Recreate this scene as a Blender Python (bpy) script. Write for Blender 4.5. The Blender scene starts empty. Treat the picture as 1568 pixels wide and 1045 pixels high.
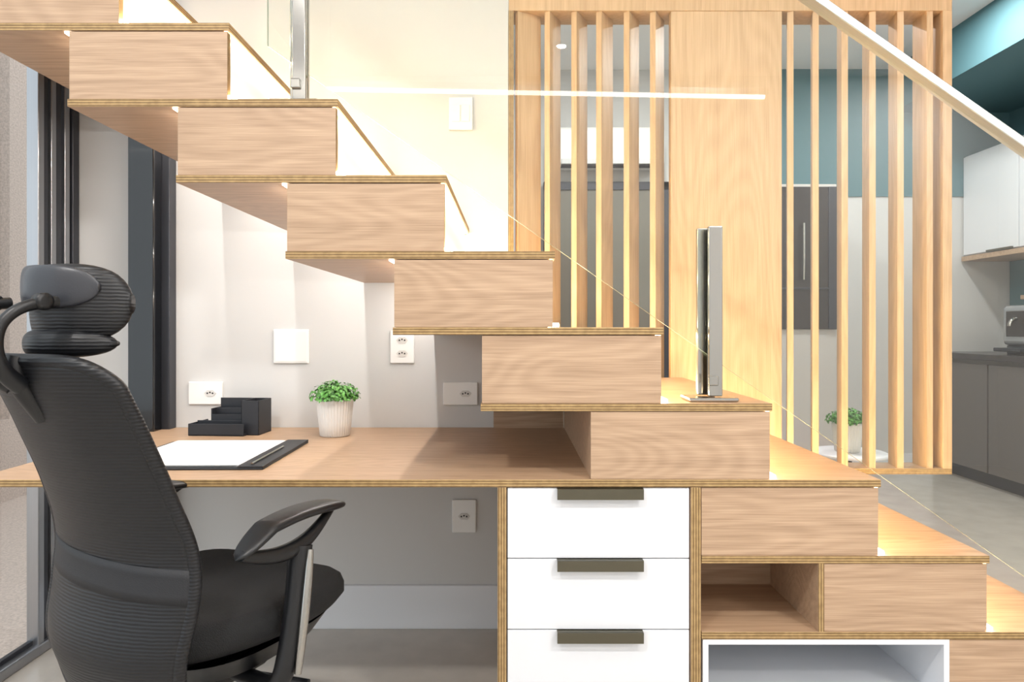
import bpy, bmesh, math, random
from mathutils import Vector, Matrix
random.seed(7)
sc = bpy.context.scene
sc.view_settings.view_transform = 'Standard'
sc.view_settings.look = 'None'
sc.view_settings.exposure = 0.0
COL = sc.collection

def lin(c):
    return tuple(((v/255)/12.92 if v/255 <= .04045 else (((v/255)+.055)/1.055)**2.4) for v in c)+(1,)

# ---------------- materials ----------------
def new_mat(name):
    m = bpy.data.materials.new(name); m.use_nodes = True
    nt = m.node_tree; b = nt.nodes['Principled BSDF']
    return m, nt, b

def plain(name, rgb, rough=.5, metal=0, bump=0, bscale=200, var=.0, emis=None, estr=0, coat=0):
    m, nt, b = new_mat(name)
    b.inputs['Base Color'].default_value = lin(rgb)
    b.inputs['Roughness'].default_value = rough
    b.inputs['Metallic'].default_value = metal
    if coat: b.inputs['Coat Weight'].default_value = coat
    tc = nt.nodes.new('ShaderNodeTexCoord')
    n = nt.nodes.new('ShaderNodeTexNoise'); n.inputs['Scale'].default_value = bscale; n.inputs['Detail'].default_value = 3
    nt.links.new(tc.outputs['Object'], n.inputs['Vector'])
    if var > 0:
        r = nt.nodes.new('ShaderNodeValToRGB')
        a = lin(tuple(max(0, v*(1-var)) for v in rgb)); c = lin(tuple(min(255, v*(1+var)) for v in rgb))
        r.color_ramp.elements[0].position = .3; r.color_ramp.elements[1].position = .7
        r.color_ramp.elements[0].color = a; r.color_ramp.elements[1].color = c
        nt.links.new(n.outputs['Fac'], r.inputs['Fac']); nt.links.new(r.outputs['Color'], b.inputs['Base Color'])
    if bump > 0:
        bp = nt.nodes.new('ShaderNodeBump'); bp.inputs['Strength'].default_value = bump; bp.inputs['Distance'].default_value = .002
        nt.links.new(n.outputs['Fac'], bp.inputs['Height']); nt.links.new(bp.outputs['Normal'], b.inputs['Normal'])
    if emis:
        b.inputs['Emission Color'].default_value = lin(emis); b.inputs['Emission Strength'].default_value = estr
    return m

def wood(name, dark, light, axis='X', rough=.42, ring=.045):
    m, nt, b = new_mat(name)
    N = nt.nodes.new; L = nt.links.new
    tc = N('ShaderNodeTexCoord')
    oi = N('ShaderNodeObjectInfo')
    mul = N('ShaderNodeMath'); mul.operation = 'MULTIPLY'; mul.inputs[1].default_value = 7.3
    L(oi.outputs['Random'], mul.inputs[0])
    add = N('ShaderNodeVectorMath'); add.operation = 'ADD'
    L(tc.outputs['Object'], add.inputs[0]); L(mul.outputs[0], add.inputs[1])
    def mapping(sx, sy, sz):
        mp = N('ShaderNodeMapping'); mp.inputs['Scale'].default_value = (sx, sy, sz); L(add.outputs[0], mp.inputs['Vector']); return mp
    s = (2.2, 8.0, 8.0) if axis == 'X' else (8.0, 8.0, 1.2)
    f = (8, 420, 420) if axis == 'X' else (420, 420, 7)
    g = (1.6, 60, 60) if axis == 'X' else (60, 60, 1.0)
    n1 = N('ShaderNodeTexNoise'); n1.inputs['Scale'].default_value = 1.0; n1.inputs['Detail'].default_value = 0
    L(mapping(*s).outputs[0], n1.inputs['Vector'])
    m1 = N('ShaderNodeMath'); m1.operation = 'MULTIPLY'; m1.inputs[1].default_value = 80
    L(n1.outputs['Fac'], m1.inputs[0])
    sn = N('ShaderNodeMath'); sn.operation = 'SINE'; L(m1.outputs[0], sn.inputs[0])
    n2 = N('ShaderNodeTexNoise'); n2.inputs['Scale'].default_value = 1.0; n2.inputs['Detail'].default_value = 4; L(mapping(*f).outputs[0], n2.inputs['Vector'])
    n3 = N('ShaderNodeTexNoise'); n3.inputs['Scale'].default_value = 1.0; n3.inputs['Detail'].default_value = 3; L(mapping(*g).outputs[0], n3.inputs['Vector'])
    a1 = N('ShaderNodeMath'); a1.operation = 'MULTIPLY_ADD'; a1.inputs[1].default_value = ring; a1.inputs[2].default_value = 0.0
    L(sn.outputs[0], a1.inputs[0])
    a2 = N('ShaderNodeMath'); a2.operation = 'MULTIPLY_ADD'; a2.inputs[1].default_value = .65; L(n2.outputs['Fac'], a2.inputs[0]); L(a1.outputs[0], a2.inputs[2])
    a3 = N('ShaderNodeMath'); a3.operation = 'MULTIPLY_ADD'; a3.inputs[1].default_value = .45; L(n3.outputs['Fac'], a3.inputs[0]); L(a2.outputs[0], a3.inputs[2])
    r = N('ShaderNodeValToRGB')
    r.color_ramp.elements[0].position = .22; r.color_ramp.elements[1].position = .88
    r.color_ramp.elements[0].color = lin(dark); r.color_ramp.elements[1].color = lin(light)
    L(a3.outputs[0], r.inputs['Fac']); L(r.outputs['Color'], b.inputs['Base Color'])
    b.inputs['Roughness'].default_value = rough
    bp = N('ShaderNodeBump'); bp.inputs['Strength'].default_value = .06; bp.inputs['Distance'].default_value = .001
    L(n2.outputs['Fac'], bp.inputs['Height']); L(bp.outputs['Normal'], b.inputs['Normal'])
    return m

def ply(name, axis='Z'):
    m, nt, b = new_mat(name)
    N = nt.nodes.new; L = nt.links.new
    tc = N('ShaderNodeTexCoord')
    n = N('ShaderNodeTexNoise'); n.inputs['Scale'].default_value = 60; L(tc.outputs['Object'], n.inputs['Vector'])
    r = N('ShaderNodeValToRGB'); r.color_ramp.elements[0].color = lin((120, 94, 58)); r.color_ramp.elements[1].color = lin((184, 154, 106))
    r.color_ramp.elements[0].position = .3; r.color_ramp.elements[1].position = .7
    w = N('ShaderNodeTexWave'); w.bands_direction = axis; w.inputs['Scale'].default_value = 50; w.inputs['Distortion'].default_value = .3
    L(tc.outputs['Object'], w.inputs['Vector'])
    mx = N('ShaderNodeMath'); mx.operation = 'MULTIPLY_ADD'; mx.inputs[1].default_value = .45
    L(w.outputs['Fac'], mx.inputs[0])
    m2 = N('ShaderNodeMath'); m2.operation = 'MULTIPLY'; m2.inputs[1].default_value = .5; L(n.outputs['Fac'], m2.inputs[0]); L(m2.outputs[0], mx.inputs[2])
    L(mx.outputs[0], r.inputs['Fac']); L(r.outputs['Color'], b.inputs['Base Color'])
    b.inputs['Roughness'].default_value = .55
    return m

def glassmat(name, tint, fac=1.0):
    # thin architectural glass: clear transmission + Fresnel mirror on the entry face only
    m = bpy.data.materials.new(name); m.use_nodes = True
    nt = m.node_tree; nt.nodes.clear()
    N = nt.nodes.new; L = nt.links.new
    o = N('ShaderNodeOutputMaterial'); t = N('ShaderNodeBsdfTransparent'); g = N('ShaderNodeBsdfGlossy')
    fr = N('ShaderNodeFresnel'); fr.inputs['IOR'].default_value = 1.5
    ge = N('ShaderNodeNewGeometry')
    inv = N('ShaderNodeMath'); inv.operation = 'SUBTRACT'; inv.inputs[0].default_value = 1.0; L(ge.outputs['Backfacing'], inv.inputs[1])
    mu = N('ShaderNodeMath'); mu.operation = 'MULTIPLY'; L(fr.outputs[0], mu.inputs[0]); L(inv.outputs[0], mu.inputs[1])
    m2 = N('ShaderNodeMath'); m2.operation = 'MULTIPLY'; m2.inputs[1].default_value = fac; L(mu.outputs[0], m2.inputs[0])
    mx = N('ShaderNodeMixShader')
    t.inputs['Color'].default_value = tint; g.inputs['Roughness'].default_value = .0
    L(m2.outputs[0], mx.inputs[0]); L(t.outputs[0], mx.inputs[1]); L(g.outputs[0], mx.inputs[2]); L(mx.outputs[0], o.inputs[0])
    return m

W_X = wood('oak_laminate', (148, 120, 95), (208, 178, 149), 'X')
W_S = wood('oak_screen', (180, 146, 108), (220, 188, 148), 'Z', ring=.06)
W_Y = wood('oak_tread', (146, 116, 88), (202, 170, 140), 'X')
PLY = ply('plywood_edge')
PLYV = ply('plywood_edge_vertical', 'X')
CREAM = plain('riser_cream', (236, 230, 212), .5, bump=.05)
WALL = plain('wall_paint', (208, 208, 207), .8, bump=.08, bscale=400)
WALLC = plain('wall_paint_white', (228, 229, 230), .8, bump=.08, bscale=400)
CEIL = plain('ceiling_paint', (240, 240, 240), .9, bump=.03)
TEAL = plain('teal_paint', (80, 118, 126), .7, bump=.05)
FLOOR = plain('porcelain_floor', (186, 180, 172), .14, bump=.01, bscale=8, var=.03)
WHITE = plain('white_lacquer', (230, 233, 238), .3, bump=.01)
BRONZE = plain('handle_olive_aluminium', (104, 101, 88), .28, .85, bump=.03)
STEEL = plain('polished_steel', (170, 169, 165), .16, 1, bump=.01)
ALU = plain('aluminium_frame', (168, 170, 174), .3, .9, bump=.01)
ALUD = plain('dark_aluminium', (72, 74, 80), .35, .7, bump=.01)
BLK = plain('black_plastic', (17, 18, 21), .36, bump=.15, bscale=900)
BLKG = plain('black_gloss', (12, 14, 18), .12, bump=.01, coat=.4)
BLKO = plain('black_organizer', (32, 34, 40), .5, bump=.1, bscale=700)
LEATH = plain('black_leather', (34, 36, 40), .5, bump=.3, bscale=350)
PAPER = plain('paper', (236, 236, 236), .7, bump=.02)
PLAST = plain('white_plastic', (240, 240, 238), .35, bump=.01)
DARKH = plain('socket_hole', (40, 38, 38), .6)
SOCK = plain('socket_grey', (214, 212, 208), .45)
GREY = plain('grey_cabinet', (104, 99, 97), .35, bump=.02)
GREYD = plain('dark_oven_glass', (46, 42, 41), .2, bump=.01)
STUC = plain('stucco', (196, 178, 166), .9, bump=1.0, bscale=90, var=.08)
SOIL = plain('soil', (60, 44, 32), .9, bump=.5, bscale=80)
LEAF = plain('leaf_green', (86, 140, 66), .5, bscale=60, var=.35)
POTM = plain('ceramic_pot', (222, 220, 216), .6, bump=.2, bscale=300)
GLASS = glassmat('tempered_glass', (.955, .978, .966, 1), 1.7)
WGLASS = glassmat('window_glass', (.95, .97, .97, 1))
LEDW = plain('led_warm', (255, 240, 210), .5, emis=(255, 226, 176), estr=9)
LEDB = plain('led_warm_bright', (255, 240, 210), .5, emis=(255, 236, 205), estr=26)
LEDN = plain('led_neutral', (255, 250, 240), .5, emis=(255, 240, 215), estr=8)
for q_ in (LEDW, LEDB, LEDN): q_.cycles.emission_sampling = 'NONE'
LAMPE = plain('lamp_diffuser', (255, 255, 255), .5, emis=(255, 248, 238), estr=12)

def ribmat(name, rgb1, rgb2, scale, rough=.5, bump=.6, axis='Z'):
    m, nt, b = new_mat(name)
    N = nt.nodes.new; L = nt.links.new
    tc = N('ShaderNodeTexCoord'); w = N('ShaderNodeTexWave'); w.bands_direction = axis
    w.inputs['Scale'].default_value = scale; w.inputs['Distortion'].default_value = 1.5; w.inputs['Detail'].default_value = 2
    L(tc.outputs['Object'], w.inputs['Vector'])
    r = N('ShaderNodeValToRGB'); r.color_ramp.elements[0].color = lin(rgb1); r.color_ramp.elements[1].color = lin(rgb2)
    L(w.outputs['Fac'], r.inputs['Fac']); L(r.outputs['Color'], b.inputs['Base Color'])
    bp = N('ShaderNodeBump'); bp.inputs['Strength'].default_value = bump; bp.inputs['Distance'].default_value = .0012
    L(w.outputs['Fac'], bp.inputs['Height']); L(bp.outputs['Normal'], b.inputs['Normal'])
    b.inputs['Roughness'].default_value = rough
    return m
MESHF = ribmat('chair_mesh_fabric', (7, 8, 11), (19, 21, 27), 52, .45, .4)
SEATF = plain('seat_fabric', (14, 15, 17), .8, bump=.8, bscale=500, var=.3)

# ---------------- geometry helpers ----------------
def empty(name, loc=(0, 0, 0), rot=0):
    e = bpy.data.objects.new(name, None); e.empty_display_size = .1; e.location = loc; e.rotation_euler = (0, 0, rot)
    COL.objects.link(e); return e

def finish(bm, name, mats, parent=None, smooth=False):
    me = bpy.data.meshes.new(name); bm.normal_update(); bm.to_mesh(me); bm.free()
    for m in mats: me.materials.append(m)
    if smooth:
        for p in me.polygons: p.use_smooth = True
    o = bpy.data.objects.new(name, me); COL.objects.link(o)
    if parent: o.parent = parent
    return o

def addbox(bm, x0, x1, y0, y1, z0, z1, mi=0, faces=None):
    vs = [bm.verts.new(p) for p in ((x0,y0,z0),(x1,y0,z0),(x1,y1,z0),(x0,y1,z0),(x0,y0,z1),(x1,y0,z1),(x1,y1,z1),(x0,y1,z1))]
    defs = {'b':(0,3,2,1),'t':(4,5,6,7),'f':(0,1,5,4),'k':(2,3,7,6),'l':(3,0,4,7),'r':(1,2,6,5)}
    for k, d in defs.items():
        f = bm.faces.new([vs[i] for i in d]); f.material_index = (faces or {}).get(k, mi)
    return vs

def box(name, x0, x1, y0, y1, z0, z1, mats, parent=None, faces=None, bevel=0):
    if not isinstance(mats, (list, tuple)): mats = [mats]
    bm = bmesh.new(); addbox(bm, x0, x1, y0, y1, z0, z1, 0, faces)
    o = finish(bm, name, mats, parent)
    if bevel:
        md = o.modifiers.new('bev', 'BEVEL'); md.width = bevel; md.segments = 3; md.limit_method = 'ANGLE'
    return o

EDGE = {'f': 1, 'k': 1, 'l': 1, 'r': 1}
def plate(name, x0, x1, y0, y1, z0, z1, parent, top=W_X):
    return box(name, x0, x1, y0, y1, z0, z1, [top, PLY], parent, EDGE, .0012)

def lathe(name, prof, mats, parent=None, seg=48, loc=(0,0,0), ribs=0, ribd=0, smooth=True):
    bm = bmesh.new(); rings = []
    for (r, z) in prof:
        ring = []
        for i in range(seg):
            a = 2*math.pi*i/seg; rr = r
            if ribs and r > .02: rr = r - ribd*(.5-.5*math.cos(a*ribs))
            ring.append(bm.verts.new((loc[0]+rr*math.cos(a), loc[1]+rr*math.sin(a), loc[2]+z)))
        rings.append(ring)
    for a, b in zip(rings[:-1], rings[1:]):
        for i in range(seg):
            j = (i+1) % seg; bm.faces.new((a[i], a[j], b[j], b[i]))
    bm.faces.new(rings[0][::-1]); bm.faces.new(rings[-1])
    return finish(bm, name, mats if isinstance(mats, list) else [mats], parent, smooth)

def tube(name, pts, rad, mat, parent=None, radii=None):
    cu = bpy.data.curves.new(name, 'CURVE'); cu.dimensions = '3D'; cu.bevel_depth = rad; cu.bevel_resolution = 5; cu.resolution_u = 10; cu.use_fill_caps = True
    s = cu.splines.new('NURBS'); s.points.add(len(pts)-1)
    for i, p in enumerate(pts):
        s.points[i].co = (*p, 1); s.points[i].radius = radii[i] if radii else 1
    s.use_endpoint_u = True; s.order_u = min(4, len(pts))
    o = bpy.data.objects.new(name, cu); COL.objects.link(o)
    bpy.context.view_layer.update()
    dg = bpy.context.evaluated_depsgraph_get()
    me = bpy.data.meshes.new_from_object(o.evaluated_get(dg))
    bpy.data.objects.remove(o)
    for p in me.polygons: p.use_smooth = True
    me.materials.clear(); me.materials.append(mat)
    ob = bpy.data.objects.new(name, me); COL.objects.link(ob)
    if parent: ob.parent = parent
    return ob

def area(name, loc, sx, sy, power, color, rot=(0, 0, 0), parent=None, shape='RECTANGLE'):
    l = bpy.data.lights.new(name, 'AREA'); l.shape = shape; l.size = sx
    if shape == 'RECTANGLE': l.size_y = sy
    l.energy = power; l.color = color
    o = bpy.data.objects.new(name, l); COL.objects.link(o); o.location = loc
    o.rotation_euler = rot
    if parent: o.parent = parent
    return o

# ---------------- camera ----------------
cam = bpy.data.cameras.new('camera'); cam.sensor_width = 36; cam.lens = 24.0; cam.shift_y = -0.0125; cam.clip_start = .02
co = bpy.data.objects.new('camera', cam); COL.objects.link(co)
co.location = (0, -1.608, 1.077); co.rotation_euler = (math.pi/2, 0, 0)
sc.camera = co

# ---------------- room ----------------
XL, XR, YB, YK, ZC = -1.56, 3.8, -3.6, 3.6, 3.05
box('floor', XL-.1, XR+.1, YB-.1, YK+.1, -.1, 0, FLOOR)
box('ceiling', XL-.1, XR+.1, YB-.1, YK+.1, ZC, ZC+.1, CEIL)
box('wall_stair', XL-.1, -.014, .85, .97, 0, ZC, WALL)
box('wall_back', XL-.1, XR+.1, YB-.1, YB, 0, ZC, WALLC)
box('wall_kitchen_back', -.014, XR+.1, YK, YK+.1, 0, ZC, WALL)
box('wall_kitchen_left', -.134, -.014, .97, YK, 0, ZC, WALL)
box('wall_right', XR, XR+.1, YB, YK, 0, ZC, WALL)
box('trim_teal_band', 1.25, XR, YK-.012, YK, 2.08, ZC, TEAL)
box('trim_teal_side', XR-.012, XR, .5, YK-.012, 1.2, ZC, TEAL)
box('trim_soffit', 2.9, XR-.012, 1.0, YK-.012, 2.72, ZC, TEAL)
box('baseboard_stair', XL, -.034, .835, .85, 0, .155, WHITE, bevel=.002)
box('baseboard_kitchen', 0, 3.2, YK-.015, YK, 0, .12, WHITE, bevel=.002)
box('wall_left_rear', XL-.1, XL, YB, -2.4, 0, ZC, WALLC)
win = empty('window_1')
for i, (a, b, m, xo) in enumerate([(.812, .848, ALUD, .0), (.778, .805, ALU, -.006), (.738, .770, ALUD, -.012), (.705, .730, ALU, -.004), (.672, .698, ALUD, -.010), (.635, .664, ALU, .0), (-.86, -.80, ALU, 0), (-2.4, -2.34, ALU, 0)]):
    box('jamb_%d' % i, XL-.036, XL+xo+.004, a, b, .03, ZC-.04, m, win, bevel=.003)
box('sill', XL-.05, XL+.01, -2.4, .848, 0, .035, ALU, win, bevel=.004)
box('track', XL-.03, XL-.015, -2.34, .64, .035, .05, ALUD, win)
box('head', XL-.05, XL+.01, -2.4, .848, ZC-.05, ZC, ALU, win, bevel=.004)
box('pane', XL-.025, XL-.018, -2.34, .64, .05, ZC-.05, WGLASS, win)
# exterior
ext = empty('exterior_building')
box('stucco_wall', -3.4, -3.2, 2.74, 4.2, -.1, 3.6, STUC, ext)
box('stucco_wall_near', -3.4, -3.2, .6, 1.2, -.1, 3.6, STUC, ext)
box('stucco_spandrel', -3.4, -3.2, 1.2, 2.74, -.1, .5, STUC, ext)
BL = plain('blind_white', (226, 230, 234), .5)
for i in range(58):
    box('blind_slat_%d' % i, -3.33, -3.29, 1.2, 2.72, .52+i*.05, .56+i*.05, BL, ext)
box('exterior_ground', -9, XL-.11, -6, 8, -.15, -.02, STUC)

# steel column by the wall
colm = empty('black_steel_column')
zc_ = 1.776
box('web', -1.325, -1.235, .745, .800, 0, zc_, BLKG, colm, bevel=.004)
box('flange', -1.320, -1.208, .800, .849, 0, zc_, ALUD, colm, bevel=.003)
box('base_plate', -1.335, -1.200, .735, .849, 0, .012, ALUD, colm)

# ---------------- staircase ----------------
st = empty('staircase')
T = .018
def R(k): return 1.1215-.256*(k-3)
Lk = {5: .186, 6: -.071, 7: -.278, 8: -.531, 9: -.789, 10: -1.045, 11: -1.298, 12: -1.549}
RISE = .1795
def Z(k): return .72+RISE*(k-4)
BODYF = {'r': 1}
def stepbox(k, l, r, z0, z1):
    box('step_carcass_%d' % k, l+.001, r-.012, .021, .846, z0, z1, [W_X, CREAM], st, BODYF)
    box('step_front_%d' % k, l, r-.001, .003, .021, z0+.0005, z1-.0015, [W_X, PLYV], st, {'l': 0, 'r': 1}, .0008)
for k in range(5, 13):
    stepbox(k, Lk[k], R(k), Z(k-1), Z(k)-T)
    l = Lk.get(k+1, XL+.011)
    plate('tread_%d' % k, l-.003, R(k)+.004, 0, .848, Z(k)-T, Z(k), st, W_Y if k < 7 else W_X)
stepbox(4, .447, R(4), Z(3), Z(4)-T)
plate('tread_3', .447, R(3)+.004, 0, .848, Z(3)-T, Z(3), st, W_Y)
stepbox(3, .736, R(3), Z(2), Z(3)-T)
box('compartment_divider', .722, .736, .001, .846, Z(2), Z(3)-T, [W_X, PLYV], st, {'f': 1})
box('compartment_back', .447, .722, .30, .846, Z(2), Z(3)-T, W_X, st)
plate('tread_2', .447, R(2)+.004, 0, .848, Z(2)-T, Z(2), st, W_Y)
stepbox(2, 1.032, R(2), Z(1), Z(2)-T)
box('niche_left', .450, .463, .001, .60, Z(1), Z(2)-T, WHITE, st)
box('niche_right', 1.018, 1.031, .001, .60, Z(1), Z(2)-T, WHITE, st)
box('niche_top', .463, 1.018, .001, .60, Z(2)-T-.012, Z(2)-T, WHITE, st)
box('niche_bottom', .463, 1.018, .001, .60, Z(1), Z(1)+.012, WHITE, st)
box('niche_back', .450, 1.031, .60, .62, Z(1), Z(2)-T, WHITE, st)
plate('tread_1', .447, R(1)+.004, 0, .848, Z(1)-T, Z(1), st, W_Y)
stepbox(1, .447, R(1), 0, Z(1)-T)
for k in range(2, 13):
    x = R(k)-.006
    box('led_strip_%d' % k, x-.003, x+.004, .004, .84, Z(k)-T-.004, Z(k)-T-.0005, LEDW, st)
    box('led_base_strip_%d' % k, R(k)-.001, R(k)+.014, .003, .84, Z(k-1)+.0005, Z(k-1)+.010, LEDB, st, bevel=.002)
    if k < 12:
        area('led_light_%d' % k, (x+.002, .43, Z(k)-T-.006), .006, .80, 2.2 if k > 6 else 2.7, (1, .78, .44) if k > 6 else (1, .70, .36), (0, -math.radians(22), 0), st)
for k in (7, 8, 9, 10):
    x = Lk[k]-.008
    box('under_led_strip_%d' % k, x-.004, x+.004, .004, .84, Z(k)-T-.005, Z(k)-T-.0005, LEDN, st)
    area('under_led_light_%d' % k, (x-.002, .43, Z(k)-T-.008), .006, .80, 2.6, (1, .97, .93), (0, math.radians(25), 0), st)

# ---------------- desk ----------------
desk = empty('desk')
plate('desk_top', -1.28, R(4)+.004, 0, .848, Z(4)-T, Z(4), desk, W_Y)
box('niche_back_panel', -.066, .184, .835, .847, Z(4), Z(5)-T, W_X, desk)
box('wall_cleat', -1.2, -.036, .82, .848, Z(4)-T-.04, Z(4)-T, WHITE, desk)

dc = empty('drawer_cabinet')
zt = Z(4)-T-.0003
box('side_left', -.034, -.013, 0, .84, 0, zt, [W_X, PLYV], dc, {'f': 1}, .0008)
box('side_right', .421, .445, 0, .84, 0, zt, [W_X, PLYV], dc, {'f': 1}, .0008)
box('cabinet_back', -.013, .421, .82, .84, 0, zt, WHITE, dc)
box('carcass', -.012, .420, .03, .60, .02, zt-.004, GREY, dc)
h = .1655
for i in range(4):
    z1 = zt-.002-i*(h+.0025); z0 = z1-h
    box('drawer_front_%d' % i, -.0105, .4185, .004, .022, z0, z1, WHITE, dc, bevel=.0012)
    bm = bmesh.new()
    addbox(bm, .106, .308, -.012, .006, z1-.001, z1+.001)
    addbox(bm, .106, .308, -.014, -.010, z1-.024, z1+.001)
    finish(bm, 'handle_%d' % i, [BRONZE], dc)

# ---------------- slat screen ----------------
sl = empty('wood_slat_screen')
Y0, Y1 = .852, .968
zb, ztop = .55, 2.222
box('top_rail', -.012, 1.586, Y0, Y1, ztop, ztop+.05, [W_S, PLY], sl, {'f': 0}, .001)
box('bottom_rail', .0, 1.586, Y0, Y1, zb, zb+.021, [W_X, PLY], sl, {'f': 1}, .001)
box('post_left', -.013, .006, Y0-.001, Y1, zb, ztop, [W_S, PLYV], sl, {'f': 1}, .001)
box('post_right', 1.553, 1.586, Y0, Y1, zb+.021, ztop, [W_S, PLYV], sl, {'l': 0}, .001)
box('solid_panel', .574, .974, Y0+.004, Y0+.04, zb+.021, ztop, W_S, sl, bevel=.001)
slats = [(.012, 62), (.118, 28), (.215, 30), (.305, 34), (.405, 32), (.500, 31), (.996, 20), (1.087, 20), (1.192, 16), (1.292, 13), (1.393, 11), (1.498, 2)]
for i, (x, ang) in enumerate(slats):
    a = math.radians(ang); t = .021; d = .095
    bm = bmesh.new()
    vs = addbox(bm, 0, t, 0, d, zb+.021, ztop, 0, {'f': 1})
    bmesh.ops.transform(bm, matrix=Matrix.Translation((x, Y0+.004 + t*math.sin(a)*.9, 0)) @ Matrix.Rotation(-a, 4, 'Z'), verts=vs)
    finish(bm, 'slat_%d' % i, [W_S, W_S], sl)

# ---------------- glass balustrade ----------------
gb = empty('glass_balustrade')
GY = .065
def zbot(x): return Z(5)+.022-.7012*(x-R(5))
def zrail(x): return 1.531-.7012*(x-1.237)
bm = bmesh.new()
xs = (-.60, 1.66)
poly = [(xs[0], zbot(xs[0])), (xs[1], zbot(xs[1])), (xs[1], zrail(xs[1])), (xs[0], zrail(xs[0]))]
f0 = [bm.verts.new((x, GY, z)) for x, z in poly]; f1 = [bm.verts.new((x, GY+.010, z)) for x, z in poly]
bm.faces.new(f0); bm.faces.new(f1[::-1])
for i in range(4):
    j = (i+1) % 4; f = bm.faces.new((f0[j], f0[i], f1[i], f1[j])); f.material_index = 1
GEDGE = plain('glass_edge', (150, 172, 160), .2)
finish(bm, 'glass_panel', [GLASS, GEDGE], gb)
bm = bmesh.new()
ln = 2.9; vs = addbox(bm, 0, ln, -.020, .020, -.010, .010)
ang = math.atan(.7012)
bmesh.ops.transform(bm, matrix=Matrix.Translation((-.62, GY+.005, zrail(-.62)+.004)) @ Matrix.Rotation(ang, 4, 'Y'), verts=vs)
o = finish(bm, 'handrail', [plain('brushed_steel', (186, 191, 190), .28, .7, bump=.01)], gb); md = o.modifiers.new('b', 'BEVEL'); md.width = .002; md.segments = 3
def clamp_post(x, z, nm):
    box(nm+'_blade_front', x-.008, x+.026, GY-.022, GY-.006, z+.012, z+.425, STEEL, gb, bevel=.003)
    box(nm+'_blade_back', x-.025, x+.020, GY+.016, GY+.032, z+.012, z+.425, STEEL, gb, bevel=.003)
    box(nm+'_foot', x-.06, x+.06, GY-.04, GY+.05, z, z+.010, STEEL, gb, bevel=.004)
    for i, zz in enumerate((.05,)):
        box(nm+'_bolt_%d' % i, x-.010, x+.014, GY-.030, GY-.021, z+zz-.012, z+zz+.012, STEEL, gb, bevel=.003)
clamp_post(.484, Z(5)+.0005, 'post_a')
clamp_post(-.525, Z(9)+.0005, 'post_b')
clamp_post(1.46, Z(1)+.0005, 'post_c')

# ---------------- wall plates ----------------
def outlet(name, cx, cz, w, h, socks, y=.85):
    e = empty(name, (cx, y, cz))
    box('plate', -w/2, w/2, -.010, 0, -h/2, h/2, PLAST, e, bevel=.003)
    for i, (sx, sz) in enumerate(socks):
        bm = bmesh.new(); R1, R2 = .021, .013
        ring = [bm.verts.new((sx+R1*math.cos(a), -.0105, sz+R2*math.sin(a))) for a in [math.pi/3*j for j in range(6)]]
        ring2 = [bm.verts.new((v.co.x, -.0125, v.co.z)) for v in ring]
        bm.faces.new(ring2)
        for j in range(6):
            q = (j+1) % 6; bm.faces.new((ring[j], ring[q], ring2[q], ring2[j]))
        finish(bm, 'socket_%d' % i, [SOCK], e)
        for j, dx in enumerate((-.0095, 0, .0095)):
            box('pin_%d_%d' % (i, j), sx+dx-.0026, sx+dx+.0026, -.0135, -.0122, sz-.0026+(.003 if j == 1 else 0), sz+.0026+(.003 if j == 1 else 0), DARKH, e)
    return e
outlet('wall_outlet', -1.10, .844, .122, .082, [(.018, 0)])
outlet('wall_outlet', -.394, 1.010, .086, .118, [(0, .024), (0, -.024)])
outlet('wall_outlet', -.185, .842, .124, .082, [(.018, 0)])
outlet('wall_outlet', -.172, .402, .086, .118, [(0, 0)])
e = outlet('blank_wall_plate', -.793, 1.012, .126, .122, [])
box('inner', -.057, .057, -.012, -.009, -.055, .055, PLAST, e, bevel=.002)
e = outlet('light_switch', -.184, 1.848, .086, .118, [])
for i, x in enumerate((-.017, .017)):
    box('rocker_%d' % i, x-.0155, x+.0155, -.014, -.009, -.03, .03, PLAST, e, bevel=.002)

# ---------------- desk items ----------------
ZD = Z(4)+.0005
og = empty('desk_organizer', (-.95, .70, ZD), math.radians(-4))
def panel(x0, x1, y0, y1, z0, z1, n): return box(n, x0, x1, y0, y1, z0, z1, BLKO, og, bevel=.0015)
panel(-.12, .07, -.055, .07, 0, .006, 'tray_base')
panel(-.12, .07, -.055, -.051, 0, .040, 'tray_front')
panel(-.12, -.116, -.055, .07, 0, .040, 'tray_left')
panel(-.116, .066, -.004, .0, 0, .045, 'tray_divider')
panel(-.07, .05, .0, .004, .006, .065, 'step_front')
panel(-.07, .05, .03, .034, .006, .085, 'step_mid')
panel(-.07, .05, .066, .07, .0, .115, 'back')
panel(.05, .054, -.03, .07, 0, .115, 'pen_left')
panel(.106, .11, -.03, .07, 0, .115, 'pen_right')
panel(.05, .11, -.03, -.026, 0, .115, 'pen_front')
panel(.05, .11, .066, .07, 0, .115, 'pen_back')
panel(.05, .11, -.03, .07, 0, .005, 'pen_base')
panel(-.07, -.066, .0, .07, .006, .085, 'step_left')

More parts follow.
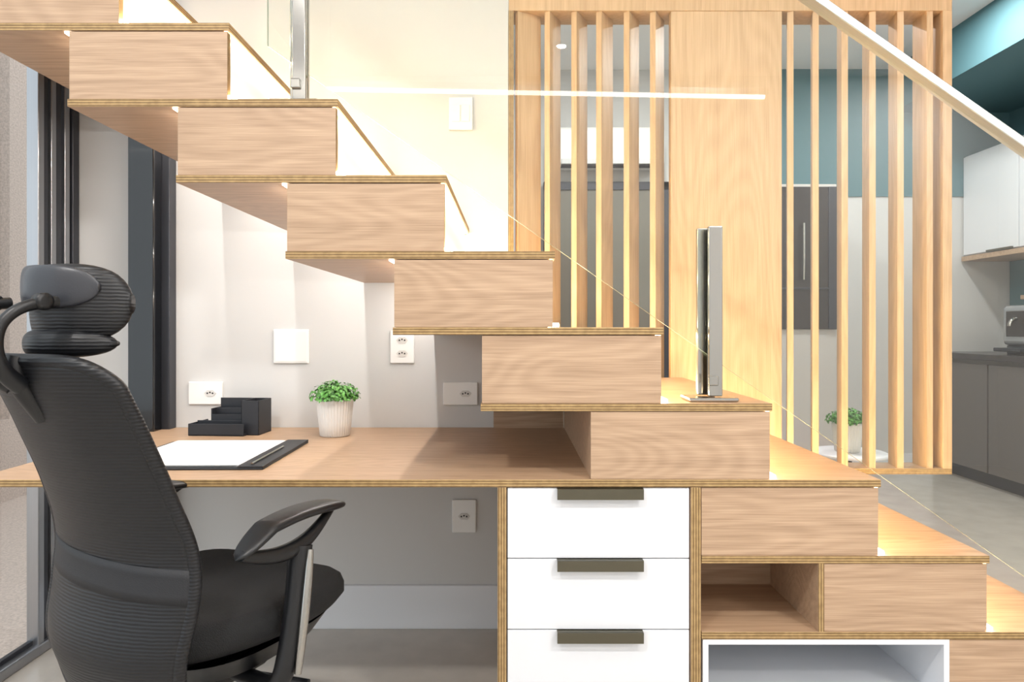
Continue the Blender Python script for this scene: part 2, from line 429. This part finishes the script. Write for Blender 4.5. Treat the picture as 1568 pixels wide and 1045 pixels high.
def plant(name, loc, s=1.0):
    e = empty(name, loc); 
    prof = [(.046, 0), (.050, .003), (.055, .05), (.062, .118), (.063, .125), (.058, .125), (.055, .112)]
    lathe('pot', [(r*s, z*s) for r, z in prof], POTM, e, seg=144, ribs=36, ribd=.0022*s)
    lathe('soil', [(.052*s, .100*s), (.050*s, .114*s)], SOIL, e, 24)
    bm = bmesh.new()
    for i in range(900):
        th = random.uniform(0, 2*math.pi); ph = math.acos(random.uniform(-.1, 1)); rr = random.uniform(.5, 1.08)
        c = Vector((.080*rr*math.sin(ph)*math.cos(th), .080*rr*math.sin(ph)*math.sin(th), .128+.055*rr*math.cos(ph)))*s
        nrm = Vector((math.sin(ph)*math.cos(th), math.sin(ph)*math.sin(th), math.cos(ph)+.3)) + Vector([random.uniform(-.6, .6) for _ in range(3)])
        q = nrm.to_track_quat('Z', 'Y'); a0 = random.uniform(0, 6.28); ls = random.uniform(.005, .009)*s
        vs = []
        for (u, v, w) in ((-1, 0, 0), (-.3, .55, .12), (.5, .5, .15), (1, 0, 0), (.5, -.5, .15), (-.3, -.55, .12)):
            p = Vector((u*math.cos(a0)-v*math.sin(a0), u*math.sin(a0)+v*math.cos(a0), w))*ls
            vs.append(bm.verts.new(c + q @ p))
        bm.faces.new(vs)
    for i in range(60):
        th = random.uniform(0, 2*math.pi); r = .06*random.random()*s
        p0 = Vector((r*.4*math.cos(th), r*.4*math.sin(th), .11*s)); p1 = Vector((r*math.cos(th), r*math.sin(th), .165*s)); w = Vector((.0008, .0008, 0))
        bm.faces.new([bm.verts.new(p) for p in (p0-w, p0+w, p1+w, p1-w)])
    finish(bm, 'foliage', [LEAF], e)
    return e
plant('potted_plant', (-.588, .66, ZD), .98)

pf = empty('portfolio_folder', (-.83, .31, ZD), math.radians(1))
box('cover', -.22, .20, -.205, .205, 0, .005, LEATH, pf, bevel=.002)
box('spine_flap', .135, .20, -.205, .205, .005, .010, LEATH, pf, bevel=.002)
box('paper_pad', -.20, .132, -.185, .195, .005, .009, PAPER, pf, bevel=.0005)
box('paper_top', -.195, .128, -.19, .19, .009, .0102, PAPER, pf)
tube('pen_loop', [(.167, -.19, .013), (.167, -.05, .013), (.167, .06, .013)], .003, STEEL, pf)

# ---------------- office chair ----------------
ch = empty('office_chair', (-.635, -.175, 0), math.radians(-25))
def superell(a, n, hw, hd): 
    c, s = math.cos(a), math.sin(a)
    return (hw*math.copysign(abs(c)**(2/n), c), hd*math.copysign(abs(s)**(2/n), s))
SH = .035
bm = bmesh.new(); seg = 64; rings = []
for (sc_, z) in ((.80, .430), (.95, .435), (1.0, .450), (1.0, .470), (.97, .488), (.90, .498), (.7, .497), (.45, .492), (.2, .490), (.02, .490)):
    ring = []
    for i in range(seg):
        x, y = superell(2*math.pi*i/seg, 2.6, .232*sc_, .250*sc_)
        dz = -.03*max(0, (y-.12)/.13)**2 if y > .12 else 0
        dz += .012*(abs(x)/.235)**2
        ring.append(bm.verts.new((x*(1-.12*max(0, -y/.245)), y+.025, z+dz+SH)))
    rings.append(ring)
for a, b in zip(rings[:-1], rings[1:]):
    for i in range(seg):
        j = (i+1) % seg; bm.faces.new((a[i], a[j], b[j], b[i]))
bm.faces.new(rings[0][::-1]); bm.faces.new(rings[-1])
finish(bm, 'seat', [SEATF], ch, True)
bm = bmesh.new(); rings = []
for (sc_, z) in ((.45, .395), (.80, .425), (.93, .448+.02)):
    rings.append([bm.verts.new((superell(2*math.pi*i/seg, 3, .225*sc_, .235*sc_)[0], superell(2*math.pi*i/seg, 3, .225*sc_, .23*sc_)[1]+.012, z)) for i in range(seg)])
for a, b in zip(rings[:-1], rings[1:]):
    for i in range(seg):
        j = (i+1) % seg; bm.faces.new((a[i], a[j], b[j], b[i]))
bm.faces.new(rings[0][::-1])
finish(bm, 'seat_pan', [BLK], ch, True)
def cr(tab, v):
    n = len(tab)
    for i in range(n-1):
        if v <= tab[i+1][0] or i == n-2:
            p1, p2 = tab[i], tab[i+1]; p0 = tab[i-1] if i > 0 else p1; p3 = tab[i+2] if i+2 < n else p2
            t = (v-p1[0])/(p2[0]-p1[0])
            return .5*((2*p1[1])+(-p0[1]+p2[1])*t+(2*p0[1]-5*p1[1]+4*p2[1]-p3[1])*t*t+(-p0[1]+3*p1[1]-3*p2[1]+p3[1])*t**3)
ytab = [(.40, -.235), (.50, -.258), (.60, -.242), (.68, -.238), (.78, -.268), (.90, -.318), (1.03, -.372)]
wtab = [(.40, .150), (.50, .174), (.60, .186), (.68, .182), (.78, .168), (.90, .162), (1.03, .156)]
def bp_(u, z, off=0):
    hw = cr(wtab, z); y = cr(ytab, z)
    return Vector((u*hw, y + .045*abs(u)**2.2 + off, z))
def zrange(u, v, z0=.42, z1=1.025):
    c = .058*abs(u)**6
    return z0+.6*c + (z1-z0-1.3*c)*v
bm = bmesh.new(); NU, NV = 24, 48; grid = []
for j in range(NV+1):
    grid.append([bm.verts.new(bp_(-1+2*i/NU, zrange(-1+2*i/NU, j/NV))) for i in range(NU+1)])
for j in range(NV):
    for i in range(NU):
        bm.faces.new((grid[j][i], grid[j][i+1], grid[j+1][i+1], grid[j+1][i]))
o = finish(bm, 'backrest_mesh', [MESHF], ch, True)
md = o.modifiers.new('s', 'SOLIDIFY'); md.thickness = .018; md.offset = 0
rim = []
for i in range(0, 25): rim.append(bp_(-1+2*i/24, zrange(-1+2*i/24, 0)))
for j in range(1, 40): rim.append(bp_(1, zrange(1, j/40)))
for i in range(0, 25): rim.append(bp_(1-2*i/24, zrange(1-2*i/24, 1)))
for j in range(1, 41): rim.append(bp_(-1, zrange(-1, 1-j/40)))
tube('backrest_rim', rim, .0115, MESHF, ch)
bm = bmesh.new(); g = []
for j in range(5):
    z = .612+.060*j/4
    g.append([bm.verts.new(bp_(-1.03+2.06*i/24, z-.012*(-1+2*i/24), -.011)) for i in range(25)])
for j in range(4):
    for i in range(24): bm.faces.new((g[j][i], g[j][i+1], g[j+1][i+1], g[j+1][i]))
o = finish(bm, 'lumbar_band', [plain('lumbar_grey', (30, 31, 35), .6, bump=.3, bscale=600)], ch, True); md = o.modifiers.new('s', 'SOLIDIFY'); md.thickness = .006
tube('spine', [(0, .0, .40), (0, -.18, .385), (0, -.235, .39), (0, -.240, .44)], .022, BLK, ch)
HX = -.036
def hpad(name, hw, z0, z1, yc, thick, mat, curve=.05, pw=3.2, mn=.1):
    bm = bmesh.new(); NU, NV = 28, 28; rows = []
    for j in range(NV):
        a = 2*math.pi*j/NV; row = []
        for i in range(NU+1):
            u = math.sin(math.pi/2*(-1+2*i/NU)); e_ = (1-abs(u)**pw)**.5 if abs(u) < 1 else 0.0
            e_ = max(e_, mn)
            cy, cz = superell(a, 2.4, thick/2*max(e_, .3), (z1-z0)/2*e_)
            row.append(bm.verts.new((HX+u*hw, yc+curve*u*u+cy, (z0+z1)/2+cz)))
        rows.append(row)
    for j in range(NV):
        q = (j+1) % NV
        for i in range(NU): bm.faces.new((rows[j][i], rows[j][i+1], rows[q][i+1], rows[q][i]))
    bm.faces.new([r[0] for r in rows]); bm.faces.new([r[-1] for r in rows][::-1])
    bmesh.ops.recalc_face_normals(bm, faces=bm.faces)
    return finish(bm, name, [mat], ch, True)
hpad('headrest_pad', .112, 1.052, 1.188, -.296, .050, MESHF, .065, 5, .25)
hpad('headrest_shell', .092, 1.110, 1.184, -.326, .022, plain('headrest_shell_grey', (52, 54, 60), .38, bump=.1), .05, 4, .2)
hpad('headrest_lower_roll', .098, 1.026, 1.075, -.306, .056, MESHF, .055, 4, .2)
for s in (-1, 1):
    tube('headrest_arm_%d' % (s+1), [(s*.012, -.375, .985), (HX*.4+s*.030, -.412, 1.01), (HX*.8+s*.048, -.420, 1.06), (HX+s*.062, -.405, 1.100), (HX+s*.066, -.370, 1.118), (HX+s*.064, -.330, 1.120)], .0085, BLK, ch, radii=[1.7, 1.6, 1.1, 1, 1.15, 1.2])
    o = lathe('headrest_pivot_%d' % (s+1), [(.008, -.010), (.014, -.008), (.014, .008), (.008, .010)], BLK, ch, 24)
    o.rotation_euler = (0, math.pi/2, 0); o.location = (HX+s*.068, -.354, 1.120)
tube('headrest_stem', [(0, -.33, .93), (0, -.365, .98), (0, -.385, 1.0), (-.0, -.375, 1.03)], .017, BLK, ch)
def armpad(s):
    bm = bmesh.new(); rows = []; NL = 28; NS = 16
    for i in range(NL+1):
        t = i/NL; y = -.150+.30*t; e_ = max(.05, (1-abs(2*t-1)**5)**.5 if 0 < t < 1 else .05)
        zc = .692+.018*math.sin(math.pi*(t*.9+.05))-.026*max(0, .25-t)/.25 + .006*t; hw = (.028+.010*t)*e_; th = .011*e_
        rows.append([bm.verts.new((s*(.235-.012*t)+superell(2*math.pi*j/NS, 2.5, hw, th)[0], y, zc+superell(2*math.pi*j/NS, 2.5, hw, th)[1])) for j in range(NS)])
    for a, b in zip(rows[:-1], rows[1:]):
        for j in range(NS):
            q = (j+1) % NS; bm.faces.new((a[j], a[q], b[q], b[j]))
    bm.faces.new(rows[0]); bm.faces.new(rows[-1][::-1]); bmesh.ops.recalc_face_normals(bm, faces=bm.faces)
    finish(bm, 'arm_pad_%d' % (s+1), [BLK], ch, True)
    tube('arm_loop_%d' % (s+1), [(s*.238, -.140, .674), (s*.243, -.09, .655), (s*.246, -.03, .648), (s*.243, .03, .660), (s*.236, .08, .684), (s*.226, .12, .702)], .0125, BLK, ch, radii=[.8, 1.1, 1.4, 1.1, .8, .6])
    tube('arm_post_%d' % (s+1), [(s*.246, .0, .655), (s*.250, -.012, .60), (s*.254, -.030, .52), (s*.254, -.048, .44), (s*.245, -.055, .405), (s*.20, -.045, .392), (s*.08, -.02, .39)], .018, BLK, ch, radii=[1.3, 1.1, 1, 1.1, 1.1, .9, .9])
    tube('arm_trim_%d' % (s+1), [(s*.270, .000, .650), (s*.274, -.010, .60), (s*.278, -.026, .52), (s*.278, -.042, .43)], .011, STEEL, ch, radii=[.6, 1, 1, .6])
armpad(1); armpad(-1)
box('mechanism', -.07, .07, -.12, .10, .345, .400, BLK, ch, bevel=.012)
lathe('gas_lift', [(.025, .10), (.025, .22), (.014, .222), (.014, .35)], [ALUD], ch, 24)
lathe('hub', [(.035, .075), (.045, .08), (.045, .125), (.03, .135)], [STEEL], ch, 32)
tube('lever', [(.05, .0, .37), (.16, .02, .372), (.24, .03, .372)], .006, BLK, ch)
for i in range(5):
    a = 2*math.pi*i/5+.35; c, s = math.cos(a), math.sin(a)
    tube('base_leg_%d' % i, [(c*.03, s*.03, .11), (c*.12, s*.12, .105), (c*.23, s*.23, .085), (c*.305, s*.305, .075)], .017, STEEL, ch, radii=[1.3, 1.1, .9, .8])
    for q in (-1, 1):
        o = lathe('caster_%d_%d' % (i, q), [(.020, -.008), (.027, -.006), (.027, .006), (.020, .008)], BLK, ch, 24)
        o.rotation_euler = (math.pi/2, 0, a+.6); d = Vector((-math.sin(a+.6), math.cos(a+.6), 0))*.014*q
        o.location = (c*.31+d.x, s*.31+d.y, .027)
    tube('caster_stem_%d' % i, [(c*.305, s*.305, .04), (c*.305, s*.305, .08)], .008, ALUD, ch)

# ---------------- kitchen beyond the screen ----------------
kc = empty('kitchen_base_cabinet')
box('carcass', 3.22, 3.79, 1.2, 3.58, .10, .86, GREY, kc)
box('plinth', 3.27, 3.79, 1.2, 3.58, 0, .10, ALUD, kc)
for i in range(4):
    box('door_%d' % i, 3.20, 3.22, 1.21+.594*i, 1.79+.594*i, .10, .83, GREY, kc, bevel=.002)
box('countertop', 3.18, 3.79, 1.19, 3.59, .86, .90, plain('dark_counter', (58, 54, 54), .25), kc, bevel=.003)
ku = empty('kitchen_wall_cabinet')
box('carcass', 3.45, 3.785, 1.3, 3.585, 1.62, 2.38, WHITE, ku)
for i in range(4):
    box('door_%d' % i, 3.43, 3.449, 1.305+.571*i, 1.865+.571*i, 1.63, 2.37, WHITE, ku, bevel=.002)
    box('pull_%d' % i, 3.415, 3.43, 1.35+.571*i, 1.60+.571*i, 1.625, 1.64, BRONZE, ku)
box('underside_shelf', 3.42, 3.785, 1.3, 3.585, 1.585, 1.62, W_X, ku)
sh = empty('kitchen_shelf')
box('board', 3.58, 3.785, 1.4, 3.2, 1.28, 1.31, W_X, sh, bevel=.002)
for i in range(2): box('bracket_%d' % i, 3.62, 3.785, 1.5+.75*i, 1.51+.75*i, 1.25, 1.28, ALUD, sh)
for nm, y in (('pepper_mill', 2.85), ('pepper_mill', 2.70)):
    e = empty(nm, (3.66, y, 1.311))
    lathe('body', [(.025, 0), (.028, .02), (.018, .06), (.024, .10), (.026, .12), (.012, .135), (.022, .15), (.02, .18), (.006, .20)], W_S, e, 24)
wd = empty('water_dispenser', (3.46, 2.90, .901))
box('body', -.12, .12, -.15, .15, .06, .33, plain('dispenser_silver', (170, 174, 178), .25, .6), wd, bevel=.03)
box('front_panel', -.128, -.118, -.10, .10, .12, .29, GREYD, wd, bevel=.004)
box('drip_tray', -.20, -.10, -.12, .12, .02, .045, ALUD, wd, bevel=.006)
box('stand', -.10, .12, -.13, .13, 0, .06, ALUD, wd, bevel=.006)
tube('tap', [(-.12, 0, .24), (-.17, 0, .24), (-.175, 0, .19)], .012, STEEL, wd)

ot = empty('oven_tower')
box('housing', 1.80, 2.19, 3.0, 3.58, 0, 2.05, [plain('tower_light_grey', (186, 183, 180), .5), ALUD], ot, {'l': 1}, bevel=.003)
box('oven_glass', 1.80, 2.13, 2.985, 3.0, 1.07, 2.03, GREYD, ot, bevel=.003)
box('oven_frame', 2.13, 2.19, 2.98, 3.0, 1.07, 2.03, ALUD, ot, bevel=.003)
box('oven_split', 1.80, 2.13, 2.975, 2.985, 1.34, 1.35, ALUD, ot)
tube('oven_handle', [(1.95, 2.95, 1.40), (1.95, 2.95, 1.60), (1.95, 2.95, 1.78)], .008, STEEL, ot)
for zz in (1.42, 1.76): tube('standoff_%d' % int(zz*100), [(1.95, 2.95, zz), (1.95, 2.985, zz)], .008, STEEL, ot)

dr = empty('door_1')
box('leaf', .30, 1.12, 3.54, 3.58, 0, 2.12, plain('door_greige', (124, 121, 112), .6), dr, bevel=.003)
box('frame_left', .24, .30, 3.53, 3.59, 0, 2.18, ALUD, dr); box('frame_right', 1.12, 1.18, 3.53, 3.59, 0, 2.18, ALUD, dr); box('frame_top', .24, 1.18, 3.53, 3.59, 2.12, 2.18, ALUD, dr)
tube('lever', [(.36, 3.53, 1.0), (.36, 3.49, 1.0), (.46, 3.49, 1.0)], .009, STEEL, dr)

ac = empty('air_conditioner', (.72, 3.58, 2.40))
box('body', -.40, .40, -.21, 0, -.13, .15, PLAST, ac, bevel=.03)
box('vent_flap', -.36, .36, -.216, -.15, -.125, -.085, plain('ac_vent', (214, 216, 218), .4), ac, bevel=.006)
box('vent_slot', -.36, .36, -.20, -.12, -.134, -.126, DARKH, ac)

tb = empty('side_table', (1.585, 1.60, 0))
lathe('top', [(.16, .480), (.168, .484), (.168, .494), (.16, .498)], [WHITE], tb, 64)
lathe('stem', [(.012, .01), (.012, .482)], [BLK], tb, 20)
lathe('foot', [(.12, 0), (.12, .008), (.02, .014)], [BLK], tb, 48)
plant('potted_plant', (1.575, 1.60, .498), 1.1)

# ---------------- lamps and added fill lights ----------------
lp = empty('linear_ceiling_lamp', (.10, -2.45, 2.52), math.radians(-3.0))
box('housing', -1.5, 1.5, -.02, .02, .012, .05, ALU, lp, bevel=.003)
box('diffuser', -1.48, 1.48, -.014, .014, -.010, .012, LAMPE, lp, bevel=.004)
for i, x in enumerate((-1.2, 1.2)): tube('cable_%d' % i, [(x, 0, .05), (x, 0, .3), (x, 0, ZC-2.52)], .0015, ALU, lp)

def fill_or_downlight(x, y, p, size=.16, col=(1, .97, .94)):
    e = empty('ceiling_fill_or_downlight', (x, y, ZC))  # shared by one real downlight and the added fill lamps
    lathe('trim', [(size*.5, -.012), (size*.62, -.010), (size*.62, 0)], [WHITE], e, 32)
    area('lamp', (0, 0, -.016), size, size, p, col, (0, 0, 0), e, 'DISK')
for x in (-.9, 1.5): fill_or_downlight(x, -1.85, 44, .2)  # unseen fill lamps, added to brighten stair fronts and room
fill_or_downlight(.3, -1.0, 12)  # extra unseen fill lamp added overhead
fill_or_downlight(.343, -3.0, 8, .06)
fill_or_downlight(3.0, -3.0, 55, .2)  # added rear fill lamp, placed where the glass does not mirror it
for (x, y) in ((.8, 2.2), (2.5, 2.3)): fill_or_downlight(x, y, 32)  # fill lamps added to light the kitchen

w = bpy.data.worlds.new('sky'); sc.world = w; w.use_nodes = True
nt = w.node_tree; bg = nt.nodes['Background']
bg.inputs['Color'].default_value = (.90, .95, 1.0, 1); bg.inputs['Strength'].default_value = 1.8
